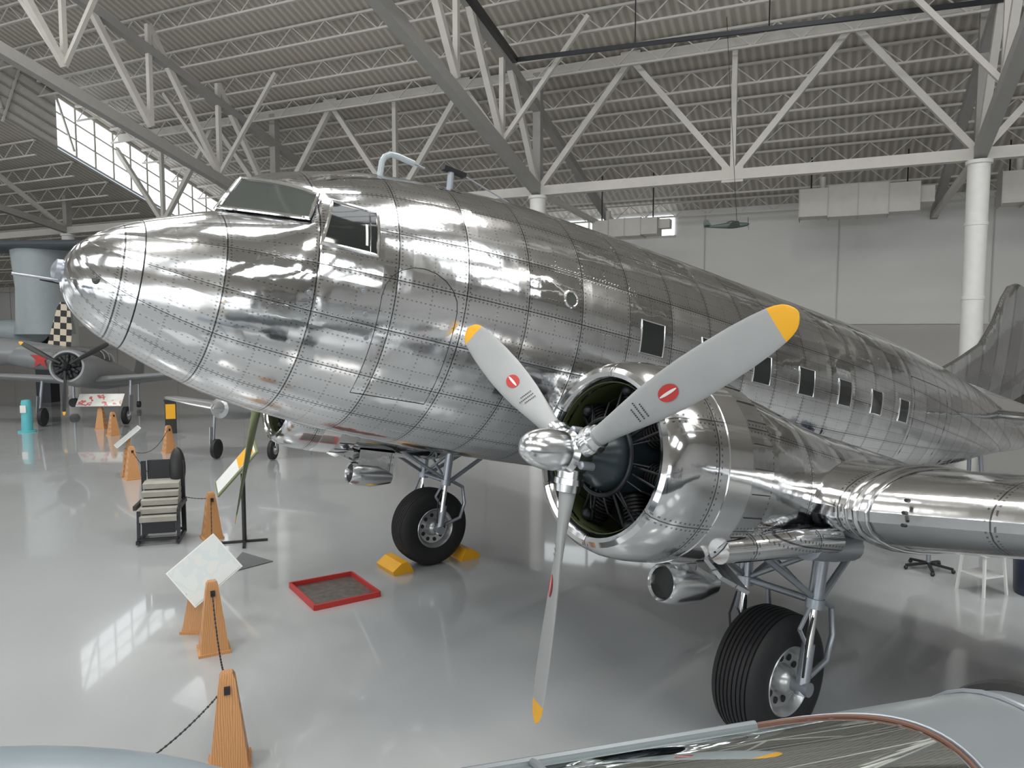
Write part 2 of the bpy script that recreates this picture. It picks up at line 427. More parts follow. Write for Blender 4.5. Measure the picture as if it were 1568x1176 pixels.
# nacelles
STBOFF=V((-.26,.22,-.02)); STBGEAR=V((-.05,.20,0))
for sd in(-1,1):
    nm='port' if sd<0 else 'starboard'
    cy=sd*2.82
    K=.975
    mb=MB()
    out=[(.34,.525),(.27,.535),(.235,.56),(.225,.59),(.24,.625),(.29,.66),(.38,.69),(.5,.708),(.72,.72)]
    mb.lathe((0,cy,0),(1,0,0),[(a,b*K) for a,b in out],ALU_N,72,caps=False)
    mb2=MB()
    mb2.lathe((0,cy,0),(1,0,0),[(a,b*K) for a,b in [(.72,.705),(.72,.726),(.96,.728),(.96,.705)]],ALU_B,64,closed=True)
    mb2.lathe((0,cy,0),(1,0,0),[(a,b*K) for a,b in [(.96,.69),(.965,.722),(1.22,.712),(1.22,.69)]],ALU_N,64,closed=True)
    # cowl flap gaps
    for k in range(26):
        a=2*math.pi*k/26; e=V((0,math.sin(a),math.cos(a)))
        mb2.beam(V((1.0,cy,0))+e*.722*K,V((1.21,cy,0))+e*.714*K,.006,.006,DARKM,ref=e)
    mb2.lathe((0,cy,0),(1,0,0),[(a,b*K) for a,b in [(.285,.526),(.285,.532),(.40,.545),(.9,.66),(.9,.64),(.40,.53)]],COWLIN,64,closed=True)
    mb2.lathe((0,cy,0),(1,0,0),[(.86,.64),(.87,.02)],BLK,48)
    def rg(x,zc,ry,rz): return [V((x,cy+ry*math.sin(a),zc+rz*math.cos(a))) for a in [2*math.pi*k/40 for k in range(40)]]
    mb2.loft([rg(*q) for q in ((1.1,0,.645,.65),(1.35,-.01,.645,.65),(1.7,-.03,.615,.625),(2.1,-.07,.58,.60),(2.6,-.10,.54,.56),(3.3,-.05,.48,.47),(4.2,.0,.38,.36),(5.2,.03,.24,.22),(6.1,.05,.05,.05))],ALU_N)
    mb2.path([(1.0,cy-sd*-.50,-.50),(1.35,cy+sd*.55,-.46),(1.7,cy+sd*.62,-.40),(2.15,cy+sd*.66,-.36)],.10,ALU_N,14)
    mb2.path([(1.9,cy+sd*.60,-.42),(2.3,cy+sd*.56,-.44),(2.7,cy+sd*.50,-.44)],.115,STEEL,14)
    mb2.box((1.25,cy+sd*.36,-.67),(.36,.34,.03),ALU_N,Matrix.Rotation(rad(18),3,'Y')@Matrix.Rotation(rad(-28*sd),3,'X'))
    mb2.box((1.28,cy,-.73),(.40,.30,.03),ALU_N,Matrix.Rotation(rad(18),3,'Y'))
    ly=cy-sd*.22
    mb2.lathe((1.33,ly,-.93),(1,0,0),[(.60,.02),(.10,.115),(0,.125),(-.02,.14),(.0,.155),(.12,.17),(.35,.17),(.60,.11)],ALU,28,sc=(1,.95),caps=False)
    mb2.lathe((1.37,ly,-.93),(1,0,0),[(0,.120),(.02,.118)],BLK,24)
    mb2.box((1.65,ly,-.74),(.55,.2,.3),ALU_N)
    obs=[mb2.obj(nm+'_nacelle',air,sharp=30), mb.obj(nm+'_cowling',air,sharp=30)]
    # engine
    mb=MB()
    mb.lathe((0,cy,0),(1,0,0),[(.02,.09),(.06,.13),(.14,.15),(.2,.20),(.3,.235),(.42,.25),(.7,.26)],CRANK,32)
    for k in range(14):
        a=2*math.pi*k/14; x=.50 if k%2==0 else .70
        d=V((0,math.sin(a),math.cos(a)))
        pr=[]
        for q in range(9): pr+=[(.26+q*.025,.085),(.262+q*.025,.062),(.273+q*.025,.062),(.275+q*.025,.085)]
        pr+=[(.49,.08),(.51,.05)]
        mb.lathe(V((x,cy,0)),d,pr,CYL,14)
        if k%2==0:
            for o in(-.5,.5):
                e=V((0,math.sin(a+o*.22),math.cos(a+o*.22)))
                mb.tube(V((.34,cy,0))+e*.24,V((.42,cy,0))+e*.49,.010,DARKM,n=8)
            mb.ball(V((.42,cy,0))+d*.48,(.05,.05,.05),DARKM,10,6)
        e=V((0,math.sin(a+.2),math.cos(a+.2)))
        mb.path([V((.28,cy,0))+e*.27,V((.33,cy,0))+e*.38,V((.48,cy,0))+e*.46],.006,DARKM,6)
    mb.path([V((.28,cy+.262*math.sin(a),.262*math.cos(a))) for a in [2*math.pi*k/40 for k in range(40)]],.018,DARKM,8,True)
    obs.append(mb.obj(nm+'_engine',air))
    # propeller
    mb=MB()
    dome=[(-.06,.10),(-.05,.14),(.06,.145),(.085,.125),(.10,.118),(.11,.130),(.18,.134)]+[(.18+.245*math.sin(q),.134*math.cos(q)**.75+.001) for q in [rad(d) for d in (15,30,42,54,64,73,81,87,89.5)]]
    mb.lathe((0,cy,0),(-1,0,0),dome,ALU,48)
    ph0=math.pi+rad(1.5) if sd<0 else math.pi-rad(2)
    for k in range(3):
        ph=ph0+k*2*math.pi/3; d=V((0,math.sin(ph),math.cos(ph)))
        mb.lathe(V((0,cy,0)),d,[(.08,.085),(.17,.085),(.172,.098),(.21,.098),(.212,.085),(.26,.08),(.265,.055)],ALU,24)
        blade(mb,(0,cy,0),ph,1.75,BLADE if sd<0 else OLIVE,YEL,sd<0)
        e=V((0,math.sin(ph+1.05),math.cos(ph+1.05)))
        mb.lathe(V((.02,cy,0))+e*.145,V((-1,0,0)),[(-.05,.028),(.05,.028),(.06,.015)],STEEL,12)
    obs.append(mb.obj(nm+'_propeller',air))
    if sd>0:
        for o in obs: o.location=STBOFF
    # landing gear
    mb=MB()
    wx,wz=2.62,-1.655; c=V((wx,cy,wz))
    pr=[(-.18,.28),(-.20,.30),(-.215,.38),(-.215,.46),(-.19,.53)]
    g=[-.15,-.11,-.07,-.03,.01,.05,.09,.13]
    for q in g: pr+=[(q-.012,.568-abs(q)*.08),(q-.010,.553-abs(q)*.08),(q+.002,.553-abs(q)*.08),(q+.004,.568-abs(q)*.08)]
    pr+=[(.19,.53),(.215,.46),(.215,.38),(.20,.30),(.18,.28)]
    mb.lathe(c,(0,1,0),pr,RUB,64,caps=False)
    for s2 in(-1,1):
        mb.lathe(c,(0,s2,0),[(.12,.29),(.195,.30),(.205,.29),(.18,.26),(.13,.235),(.11,.13),(.17,.11),(.20,.10),(.23,.06),(.24,.02)],SILV,36,caps=False)
        for k in range(10):
            a=2*math.pi*k/10; p=c+V((.185*math.cos(a),s2*.118,.185*math.sin(a)))
            mb.lathe(p,(0,s2,0),[(0,.03),(.012,.03)],BLK,10)
        y=cy+s2*.31
        top=V((2.55,cy+s2*.36,-.45)); ax=V((wx,y,wz)); mid=top.lerp(ax,.42)
        mb.tube(ax,mid,.036,ALU_B,n=16); mb.tube(mid,top,.062,STEEL,n=16); mb.lathe(mid,top-mid,[(-.03,.075),(.05,.075)],STEEL,16)
        mb.lathe(ax+V((0,0,.02)),V((0,0,1)),[(-.08,.055),(.34,.055)],STEEL,16)
        mb.lathe(ax,(0,s2,0),[(-.1,.06),(.07,.06)],STEEL,16)
        mb.tube(mid+V((-.02,0,.05)),V((1.75,cy+s2*.30,-.55)),.026,STEEL,n=12)
        mb.path([ax+V((.08,0,.08)),ax+V((.32,0,.20)),ax+V((.36,0,.42)),ax+V((.28,0,.66)),mid+V((.05,0,.05))],.026,STEEL,10)
        mb.tube(mid+V((.03,0,0)),V((3.35,cy+s2*.25,-.42)),.030,STEEL,n=12)
        mb.path([mid+V((-.05,s2*.03,-.1)),mid+V((-.10,s2*.04,-.3)),ax+V((-.08,s2*.04,.1))],.010,BLK,6)
        # torque links
        mb.tube(ax+V((-.02,0,.34)),ax+V((-.16,0,.48)),.018,STEEL,n=8); mb.tube(ax+V((-.16,0,.48)),mid+V((-.04,0,.0)),.018,STEEL,n=8)
    def leg(s2,f): return V((2.55,cy+s2*.36,-.45)).lerp(V((wx,cy+s2*.31,wz)),f)
    mb.tube(leg(-1,.40),leg(1,.40),.03,STEEL); mb.tube(leg(-1,.40),leg(1,.05),.022,STEEL); mb.tube(leg(1,.40),leg(-1,.05),.022,STEEL)
    mb.tube(V((1.75,cy-.30,-.55)),V((1.75,cy+.30,-.55)),.022,STEEL)
    mb.tube((wx,cy-.31,wz),(wx,cy+.31,wz),.045,STEEL)
    o=mb.obj(nm+'_main_gear',air)
    if sd>0: o.location=STBGEAR
mb=MB()
mb.lathe((13.7,0,.30),(0,1,0),[(-.09,.12),(-.10,.2),(-.06,.26),(.06,.26),(.10,.2),(.09,.12)],RUB,28)
mb.tube((13.7,-.12,.30),(13.7,.12,.30),.03,STEEL)
mb.tube((13.7,.13,.30),(13.45,.10,1.0),.04,STEEL); mb.tube((13.7,-.13,.30),(13.45,-.10,1.0),.04,STEEL)
mb.obj('tail_wheel',air)

# ------------------------------------------------------------ BUILDING
def B(u,v,z): 
    p=E1*u+E2*v; return V((p.x,p.y,z))
VW=36.75; VC=25.75; SL=.35; U0,U1,U2=-50,33,64
def rz(v): return 9.4+SL*(VW-abs(v))
mb=MB(); mb.add([B(U0,-VW,0),B(U2,-VW,0),B(U2,VW,0),B(U0,VW,0)],[(0,1,2,3)],FLOOR); mb.obj('floor',recalc=False)
mb=MB()
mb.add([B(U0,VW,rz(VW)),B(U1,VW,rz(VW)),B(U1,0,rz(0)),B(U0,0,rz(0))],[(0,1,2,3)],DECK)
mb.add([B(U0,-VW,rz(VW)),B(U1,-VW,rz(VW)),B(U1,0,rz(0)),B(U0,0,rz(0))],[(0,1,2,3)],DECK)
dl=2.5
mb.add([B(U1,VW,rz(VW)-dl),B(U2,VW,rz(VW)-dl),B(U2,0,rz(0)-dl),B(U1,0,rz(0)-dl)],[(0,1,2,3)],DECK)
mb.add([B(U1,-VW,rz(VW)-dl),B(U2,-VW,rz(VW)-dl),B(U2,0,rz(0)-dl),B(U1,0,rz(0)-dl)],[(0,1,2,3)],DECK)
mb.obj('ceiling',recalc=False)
mb=MB()
def q(p,m): mb.add(p,[(0,1,2,3)],m)
q([B(U0,VW,3.8),B(U2,VW,3.8),B(U2,VW,9.4),B(U0,VW,9.4)],CONC)
q([B(U0,VW,0),B(U2,VW,0),B(U2,VW,3.8),B(U0,VW,3.8)],WAINS)
for k in range(-48,64,6): mb.beam(B(k,VW-.02,0),B(k,VW-.02,9.3),.05,.04,WAINS,ref=E2)
mb.beam(B(U0,VW-.05,3.8),B(U2,VW-.05,3.8),.08,.06,CONC)
mb.obj('wall_back',recalc=False)
mb=MB()
q([B(U0,-VW,0),B(U2,-VW,0),B(U2,-VW,9.4),B(U0,-VW,9.4)],CONC); mb.obj('wall_front',recalc=False)
mb=MB()
mb.add([B(U0,-VW,0),B(U0,VW,0),B(U0,VW,9.4),B(U0,0,rz(0)),B(U0,-VW,9.4)],[(0,1,2,3,4)],CONC); mb.obj('wall_right',recalc=False)
mb=MB()
mb.add([B(U2,-VW,0),B(U2,VW,0),B(U2,VW,9.4),B(U2,0,rz(0)),B(U2,-VW,9.4)],[(0,1,2,3,4)],CONC); mb.obj('wall_left',recalc=False)
mb=MB()
def st(v0,v1,a,b_,m,off=0): q([B(U1+off,v0,rz(v0)-a),B(U1+off,v1,rz(v1)-a),B(U1+off,v1,rz(v1)-b_),B(U1+off,v0,rz(v0)-b_)],m)
W0,W1=22.6,32.2
st(W0,W1,.1,dl-.15,SKY2,.05)
st(0,W0,0,dl,DUCT); st(W1,VW,0,dl,DUCT); st(-VW,0,0,dl,DUCT)
n=10
for k in range(n+1):
    v=W0+(W1-W0)*k/n; mb.beam(B(U1,v,rz(v)-dl+.1),B(U1,v,rz(v)-.05),.06,.08,TRUSS,ref=E2)
for a in(.08,.85,1.6,dl-.1): mb.beam(B(U1,W0,rz(W0)-a),B(U1,W1,rz(W1)-a),.08,.06 if a not in(.08,) else .15,TRUSS)
for a in(.1,.6,1.1,1.6,2.1,dl): mb.beam(B(U1-.05,10,rz(10)-a),B(U1-.05,W0,rz(W0)-a),.06,.07,TRUSSD)
for k in range(7): mb.beam(B(U1-.08,W0-1.6*k,rz(W0-1.6*k)-.1),B(U1-.08,W0-1.6*k-1.6*(k%2)+.8,rz(W0-1.6*k)-dl),.08,.08,TRUSS,ref=E2)
mb.obj('window_1',recalc=False)
mb=MB()
for k in range(5):
    u=7.5+k*1.5; q([B(u,VW-.06,8.2),B(u+1.35,VW-.06,8.2),B(u+1.35,VW-.06,9.2),B(u,VW-.06,9.2)],SKY2)
mb.beam(B(7.4,VW-.1,8.15),B(15,VW-.1,8.15),.1,.1,TRUSS)
mb.obj('window_2',recalc=False)
mb=MB()
for k in range(11):
    u=-40+k*8.5
    q([B(u,-VW+.05,.8),B(u+7.6,-VW+.05,.8),B(u+7.6,-VW+.05,9.0),B(u,-VW+.05,9.0)],SKY)
    for a in range(9): mb.beam(B(u+a*.95,-VW+.1,.8),B(u+a*.95,-VW+.1,9),.1,.1,TRUSS,ref=E2)
    for z in(.8,3.5,6.2,9): mb.beam(B(u,-VW+.1,z),B(u+7.6,-VW+.1,z),.1,.1,TRUSS)
mb.obj('window_3',recalc=False)
mb=MB()
for k in range(6):
    v=-30+k*9
    q([B(U2-.05,v,2.5),B(U2-.05,v+6.2,2.5),B(U2-.05,v+6.2,8.2),B(U2-.05,v,8.2)],SKYS)
    for a in range(5): mb.beam(B(U2-.1,v+a*1.55,2.5),B(U2-.1,v+a*1.55,8.2),.12,.12,TRUSS,ref=E1)
    for z in(4.4,6.3): mb.beam(B(U2-.1,v,z),B(U2-.1,v+6.2,z),.1,.1,TRUSS)
mb.obj('window_4',recalc=False)
mb=MB()
for k in range(7):  # glowing roof panels added above the view as fill and for reflections
    u=-36+k*10
    for v0,v1 in((-8,-15),(10,4)):
        q([B(u,v0,rz(v0)-.1),B(u+6,v0,rz(v0)-.1),B(u+6,v1,rz(v1)-.1),B(u,v1,rz(v1)-.1)],ROOFFILL)
        for vv in(v0,v1): mb.beam(B(u,vv,rz(vv)-.15),B(u+6,vv,rz(vv)-.15),.15,.15,TRUSS)
        for a in range(5): mb.beam(B(u+a*1.5,v0,rz(v0)-.15),B(u+a*1.5,v1,rz(v1)-.15),.1,.1,TRUSS)
mb.obj('roof_fill_panels',recalc=False)
# joists
mb=MB()
def joist(v,ua,ub,dz):
    zt=rz(v)-.12-dz; zb=zt-.65
    mb.beam(B(ua,v,zt),B(ub,v,zt),.12,.08,TRUSS); mb.beam(B(ua,v,zb),B(ub,v,zb),.10,.07,TRUSS)
    k=ua; up=True
    while k<ub-.7:
        mb.beam(B(k,v,zt if up else zb),B(k+.75,v,zb if up else zt),.035,.035,TRUSS); up=not up; k+=.75
v=VW-1.0
while v>10.5:
    joist(v,-25,U1-.2,0)
    if v>10: joist(v,U1+.2,U2-.2,dl)
    v-=1.75
mb.obj('ceiling_joists',recalc=False)
US=[-32,-17.9,-3.75,10.4,23.0,37.0,52.0]
ZB,ZT=8.7,13.0
for vv in (VC,):
    mb=MB()
    mb.beam(B(US[0],vv,ZB),B(US[-1],vv,ZB-0),.30,.34,TRUSS); mb.beam(B(US[0],vv,ZT),B(U1-.2,vv,ZT),.28,.30,TRUSS)
    for i in range(len(US)-1):
        a=US[i];L=US[i+1]-a; zt=ZT if a<30 else ZT-dl
        if a<-30 or a>30: continue
        P=[(0,ZB),(.25,zt),(.5,ZB),(.75,zt),(1,ZB)]
        if US[i+1]>33: P=P[:4]
        for k in range(len(P)-1):
            mb.beam(B(a+P[k][0]*L,vv,P[k][1]),B(a+P[k+1][0]*L,vv,P[k+1][1]),.2,.2,TRUSS,ref=E2)
        mb.beam(B(a+.5*L,vv,ZB),B(a+.5*L,vv,zt),.17,.17,TRUSS,ref=E2)
        for kx,zz in P[1:-1]: mb.beam(B(a+kx*L-.35,vv-.12,zz),B(a+kx*L+.35,vv-.12,zz),.02,.5,TRUSS)
    mb.obj('roof_truss')
for u in US[1:]:
    mb=MB()
    def zb(v): return ZB+ (rz(v)-rz(VC))*.98 if v<VC else ZB
    vs=[VC-3.2*k for k in range(10)]
    if u<33:
        mb.beam(B(u,VC,ZB),B(u,vs[-1],zb(vs[-1])),.34,.36,TRUSSD)
        mb.beam(B(u,VW,rz(VW)-.95),B(u,vs[-1],rz(vs[-1])-1.0),.28,.3,TRUSSD)
        for k in range(9):
            a=vs[k];c=vs[k+1]
            mb.beam(B(u,a,zb(a)),B(u,c,rz(c)-1.0),.2,.2,TRUSS,ref=E1)
            mb.beam(B(u,c,zb(c)),B(u,c,rz(c)-1.0),.16,.16,TRUSS,ref=E1)
        for k in (1,3,5):
            a=vs[k]
            for sgn in(-1,1): mb.beam(B(u,a,zb(a)),B(u+sgn*3.0,a,rz(a)-1.0),.14,.14,TRUSS,ref=E2)
        mb.beam(B(u,VC,ZB),B(u,VW,rz(VW)-.95),.2,.2,TRUSS,ref=E1)
        mb.obj('roof_rafter')
    else:
        mb.beam(B(u,VC,ZB),B(u,10,ZB+3.2),.3,.3,TRUSSD)
        for k in range(4):
            a=VC-4*k; mb.beam(B(u,a,ZB+(VC-a)*.2),B(u,a-4,rz(a-4)-dl-.8),.18,.18,TRUSS,ref=E1)
        mb.obj('roof_rafter')
    mb=MB()
    c=B(u,VC,0)
    mb.lathe(c,(0,0,1),[(0,.34),(.05,.34),(.06,.30),(4.4,.30),(4.42,.32),(4.5,.32),(4.52,.30),(6.6,.30),(6.62,.32),(6.7,.32),(6.72,.30),(ZB-.3,.30),(ZB-.28,.36),(ZB-.18,.36)],WHT,28)
    mb.beam(B(u,VC,ZB-.2),B(u,VC,(ZT if u<33 else ZT-dl)),.30,.30,TRUSSD,ref=E2)
    mb.obj('support_column')
mb=MB()
ca=V((.1,24.0,12.15)); cbb=V((22.0,16.7,12.15)); ce=V((-3.2,12.0,12.15))
mb.beam(ca,cbb,.10,.12,DARKM); mb.beam(ca,ce,.16,.2,DARKM)
for k in range(1,6):
    p=ca.lerp(cbb,k/6); vv=p.x*E2.x+p.y*E2.y; mb.tube(p,V((p.x,p.y,rz(vv)-.1)),.02,DARKM,n=6)
mb.obj('cable_track')
for (u,z,L,h) in ((-.66,8.7,4.4,1.25),(8.9,8.15,3.0,.8),(-7.0,8.8,3.0,1.3)):
    mb=MB(); n=4; w=L/n
    for k in range(n):
        a=u-L/2+w*(k+.5)
        mb.beam(B(a-w*.49,33,z),B(a+w*.49,33,z),1.0,h*(1 if k%3 else .9),DUCT)
        mb.beam(B(a+w*.49,33,z),B(a+w*.51,33,z),1.06,h*1.04,WAINS)
    mb.beam(B(u-L/2-.5,33,z+.1),B(u-L/2,33,z+.1),.5,h*.5,DUCT)
    for s2 in(-1,1): mb.tube(B(u+s2*L*.4,33,z+h*.4),B(u+s2*L*.4,33,rz(33)-.1),.03,DARKM,n=6)
    mb.tube(B(u+L*.3,33,z+h*.5),B(u+L*.3,33,z+h*.5+.45),.12,DUCT,n=12)
    mb.obj('air_handler')

# ------------------------------------------------------------ other aircraft
def fighter(name,loc,head,sc,body,opt):
    h=rad(head); X=V((math.cos(h),math.sin(h),0)); Y=V((-math.sin(h),math.cos(h),0)); Z=V((0,0,1))
    p=rad(opt.get('pitch',9)); X2=X*math.cos(p)-Z*math.sin(p); Z2=Z*math.cos(p)+X*math.sin(p)
    M=frame(V(loc),X2*sc,Y*sc,Z2*sc); e=empty(name,M)
    mb=MB()
    def rg(x,zc,ry,rr): return [V((x,ry*math.sin(a),zc+rr*math.cos(a))) for a in [2*math.pi*k/28 for k in range(28)]]
    if opt.get('radial',True):
        mb.lathe((0,0,0),(1,0,0),[(.5,.46),(.12,.46),(.05,.50),(.06,.56),(.2,.62),(1.1,.64),(1.12,.58)],body,36)
        mb.lathe((0,0,0),(1,0,0),[(.15,.44),(.2,.44)],BLK,30)
        for k in range(9):
            a=2*math.pi*k/9; d=V((0,math.sin(a),math.cos(a))); mb.lathe((.12,0,0),d,[(.15,.07),(.25,.08),(.3,.06),(.35,.08),(.42,.07)],DARKM,10)
        mb.lathe((.12,0,0),(-1,0,0),[(0,.16),(.12,.14),(.2,.06)],DARKM,20)
        mb.loft([rg(*q) for q in ((1.0,0,.56,.58),(2.0,.02,.5,.62),(3.5,.08,.46,.62),(5.5,.15,.32,.42),(7.5,.22,.12,.2),(8.3,.25,.03,.06))],body)
    else:
        mb.loft([rg(*q) for q in ((-.35,0,.02,.02),(-.2,0,.13,.13),(0,0,.2,.2),(.05,-.03,.3,.32),(1.0,-.02,.42,.46),(2.4,.02,.44,.6),(4,.08,.4,.55),(6,.15,.26,.34),(8.2,.25,.04,.08))],body)
    wz=opt.get('wz',-.35); sp=opt.get('span',5.5)
    for sd in(-1,1):
        wing(mb,[(1.5,sd*.3,wz,2.3,.15),(1.8,sd*sp*.6,wz+.25,1.7,.12),(2.1,sd*sp*.93,wz+.42,1.1,.1),(2.4,sd*sp,wz+.46,.5,.08)],body)
        wing(mb,[(7.0,sd*.1,.35,1.1,.1),(7.3,sd*1.5,.35,.8,.09),(7.6,sd*1.85,.35,.3,.08)],body)
    fh=opt.get('finh',1); fc=opt.get('fc',1)
    wing(mb,[(6.7,0,.3,1.5*fc,.08),(7.0-.3*(1-fc),0,.3+.6*fh,1.25*fc,.08),(7.3-.6*(1-fc),0,.3+1.15*fh,.8*fc,.08),(7.5-.8*(1-fc),0,.3+1.3*fh,.4*fc,.07)],opt.get('fin',body),True)
    mb.ball((3.0,0,.55),(.95,.34,.42),WSH)
    for x in(2.5,3.0,3.5): mb.path([V((x,.35*math.cos(a),.55+.43*math.sin(a)*(1-.25*abs(x-3)))) for a in [math.pi*k/10 for k in range(11)]],.02,body,6)
    mb.obj('airframe',e)
    if opt.get('prop',True):
        mb=MB()
        for k in range(3):
            blade(mb,(-.05,0,0),rad(opt.get('ph',180))+k*2*math.pi/3,opt.get('R',1.6),BLK,YEL,False,wid=.7)
        mb.lathe((-.05,0,0),(-1,0,0),[(-.1,.12),(.05,.12),(.15,.08),(.2,.02)],opt.get('hub',BLK),20)
        mb.obj('propeller',e)
    if opt.get('gear',True):
        mb=MB()
        gz=opt['gz']
        for sd in(-1,1):
            gy=sd*opt.get('track',1.4); wr=.33
            mb.lathe((1.7,gy,gz+wr),(0,1,0),[(-.08,.15),(-.10,.25),(-.06,wr),(.06,wr),(.10,.25),(.08,.15)],RUB,28)
            mb.lathe((1.7,gy,gz+wr),(0,sd,0),[(.0,.18),(.105,.17),(.08,.08),(.13,.05)],SILV,20)
            mb.tube((1.7,gy+sd*.13,gz+wr),(1.8,gy+sd*.1,wz+.05),.05,STEEL)
            mb.box((1.72,gy+sd*.16,gz+wr+.45),(.35,.02,.6),body)
        mb.lathe((7.6,0,opt.get('tz',-.15)),(0,1,0),[(-.05,.08),(-.06,.14),(.06,.14),(.05,.08)],RUB,16)
        mb.tube((7.6,0,opt.get('tz',-.15)),(7.5,0,.15),.04,STEEL)
        mb.obj('landing_gear',e)
    return e,M
t=NT('checkerboard_paint'); ck=t.new('ShaderNodeTexChecker'); ck.inputs['Scale'].default_value=5.2; ck.inputs[1].default_value=(.02,.02,.02,1); ck.inputs[2].default_value=(.70,.62,.48,1)
tc=t.new('ShaderNodeTexCoord'); t.l.new(tc.outputs['Object'],ck.inputs[0]); t.l.new(ck.outputs[0],t.b.inputs['Base Color']); CHK=t.m
fighter('radial_engine_fighter',(-15.4,25.0,2.25),100,1.0,GREYP,dict(gz=-1.98,tz=-.88,ph=180,R=1.7,span=5.6))
e,M=fighter('checkered_tail_fighter',(-29.6,31.5,2.9),0,1.4,GREYP,dict(gz=-1.95,tz=-1.30,pitch=4,fin=CHK,span=3.0,finh=1.15,fc=.5,ph=60))
mb=MB()
c0=V((6.75,-.36,.02)); L=[c0]
for k in range(10):
    r_=.34*(1 if k%2==0 else .42); L.append(c0+V((r_*math.sin(math.pi*k/5),0,r_*math.cos(math.pi*k/5))))
mb.add(L,[(0,i+1,(i+1)%10+1) for i in range(10)],RED)
mb.obj('red_star',e)
mb=MB(); mb.ball((6.6,-.12,.06),(1.3,.22,.40),GREYP); mb.obj('tail_fairing',e)
fighter('silver_light_aircraft',(-7.4,18.2,1.55),84,.80,SILV,dict(gz=-1.87,tz=-1.52,pitch=2,prop=False,radial=False,span=3.3,wz=-.3,track=1.0))
YB=mat('reflected_yellow_paint',(.75,.45,.04),.35); BB=mat('navy_blue_paint',(.03,.08,.25),.35)
fighter('yellow_reflection_aircraft',(1.0,-16.0,2.25),200,1.0,YB,dict(gz=-1.98,tz=-.88,R=1.5))  # unseen, added behind the camera to give the metal skin yellow reflections
fighter('blue_reflection_aircraft',(-20.0,-8.0,2.25),150,1.1,BB,dict(gz=-1.80,tz=-.7,R=1.6))  # unseen too, added for blue reflections in the skin
fighter('grey_aircraft',(16.0,-12.0,2.25),250,1.1,GREYP,dict(gz=-1.80,tz=-.7,R=1.6))
e,M=fighter('hanging_model_airplane',(7.7,24.0,6.95),168,.17,mat('model_green_paint',(.07,.10,.09),.4),dict(gear=False,pitch=4,radial=False,ph=30,span=5.2))
mb=MB(); mb.tube((2,0,.6),(2.0,0,40),.05,DARKM,n=6); mb.obj('suspension_wire',e)
e=empty('parasol_wing_floatplane',frame(V((-26.5,35.5,0)),(1,0,0),(0,1,0),(0,0,1)))
mb=MB()
mb.loft([[V((x,-2+a,7.45+b+dz)) for a,b in airfoil(c,.13)] for x,c,dz in ((-8.3,1.2,.1),(-7.6,3,.05),(0,4,-.05),(7.6,3.4,0),(8.4,1.4,.1))],mat('dark_wing_paint',(.12,.14,.16),.4))
for sx in(3.9,-6.5):
    mb.lathe((sx,-.3,0),(0,0,1),[(3.3,1.25),(4,1.15),(5.5,1.1),(7.3,1.25)],PALE,32,sc=(1,1.1))
    mb.ball((sx-1.5,-.5,3.3),(1.9,.8,.7),PALE)
    mb.box((sx,-.3,1.7),(.7,.7,3.4),DARKM); 
mb.obj('airframe',e)

# ------------------------------------------------------------ foreground cockpit
d=V((.964,.265,0)).normalized(); pp=V((.265,-.964,0)).normalized(); Zv=V((0,0,1))
MF=frame(V((-.424,1.542,1.927)),d,-pp,Zv)
fg=empty('foreground_fighter',MF)
RT=[(-1.2,.36),(-.6,.43),(0,.45),(1.9,.45),(2.15,.44),(2.4,.38),(3.2,.30),(5.5,.1)]
mb=MB()
def cp(x,a,o=0): R=interp(RT,x)+o; return V((x,R*math.sin(a),R*math.cos(a)))
GX=1.66
def inglass(x,a):
    A=math.degrees(a); 
    x0,x1,a0,a1=-.2,GX,-62,26
    cx=(A-(a0+a1)/2)/((a1-a0)/2); 
    if not(x0<x<x1) or abs(cx)>=1: return False
    xr=x1-.42
    if x>xr: return ((x-xr)/.42)**2+cx**2<1
    return True
nx=240; na=120
xs=[-1.2+6.7*i/nx for i in range(nx+1)]
P=[];Fm=[];Fg=[]
for x in xs:
    for k in range(na): P.append(cp(x,2*math.pi*k/na))
for i in range(nx):
    for k in range(na):
        a=2*math.pi*(k+.5)/na; a=a-2*math.pi if a>math.pi else a
        xm=(xs[i]+xs[i+1])/2; f=(i*na+k,i*na+(k+1)%na,(i+1)*na+(k+1)%na,(i+1)*na+k)
        (Fg if inglass(xm,a) else Fm).append(f)
Fm.append(tuple(range(na)))
GRF=mat('fighter_grey_paint',(.19,.21,.22),.28,.1)
mb.add(P,Fm,GRF); mb.add(P,Fg,CGL)
SEAL=mat('brown_sealant',(.12,.05,.03),.5)
mb.path([cp(GX-.42+.42*math.sin(q),rad(-18+44*math.cos(q)),.003) for q in [math.pi*i/36 for i in range(37)]],.007,SEAL,8)
mb.path([cp(GX-.40+.42*math.sin(q),rad(-18+46*math.cos(q)),.003) for q in [math.pi*i/36 for i in range(37)]],.006,STEEL,8)
mb.path([cp(-.2+(GX-.22)*i/20,rad(26),.004) for i in range(21)],.014,GRF,8)
mb.path([cp(-.2+(GX-.22)*i/20,rad(-62),.004) for i in range(21)],.014,GRF,8)
for x in(.55,):
    mb.path([cp(x,rad(26-88*i/20),.003) for i in range(21)],.012,GRF,8)
for x,r_ in((2.02,.010),(2.15,.030),(2.24,.012)):
    mb.path([cp(x,rad(360*i/40),.004) for i in range(40)],r_,STEEL if r_<.02 else BLK,8,True)
mb.obj('fuselage',fg,recalc=False)
mb=MB()
mb.box((.75,0,.02),(1.6,.78,.04),mat('cockpit_grey_green',(.32,.38,.35),.5))
mb.box((1.25,.05,.13),(.34,.28,.14),YEL,Matrix.Rotation(.2,3,'Y')); mb.box((.85,.08,.10),(.30,.26,.12),YEL)
mb.box((.45,.1,.18),(.08,.4,.3),BLK)
mb.ball((1.05,.15,.22),(.12,.08,.1),mat('teal_helmet',(.15,.35,.33),.3))
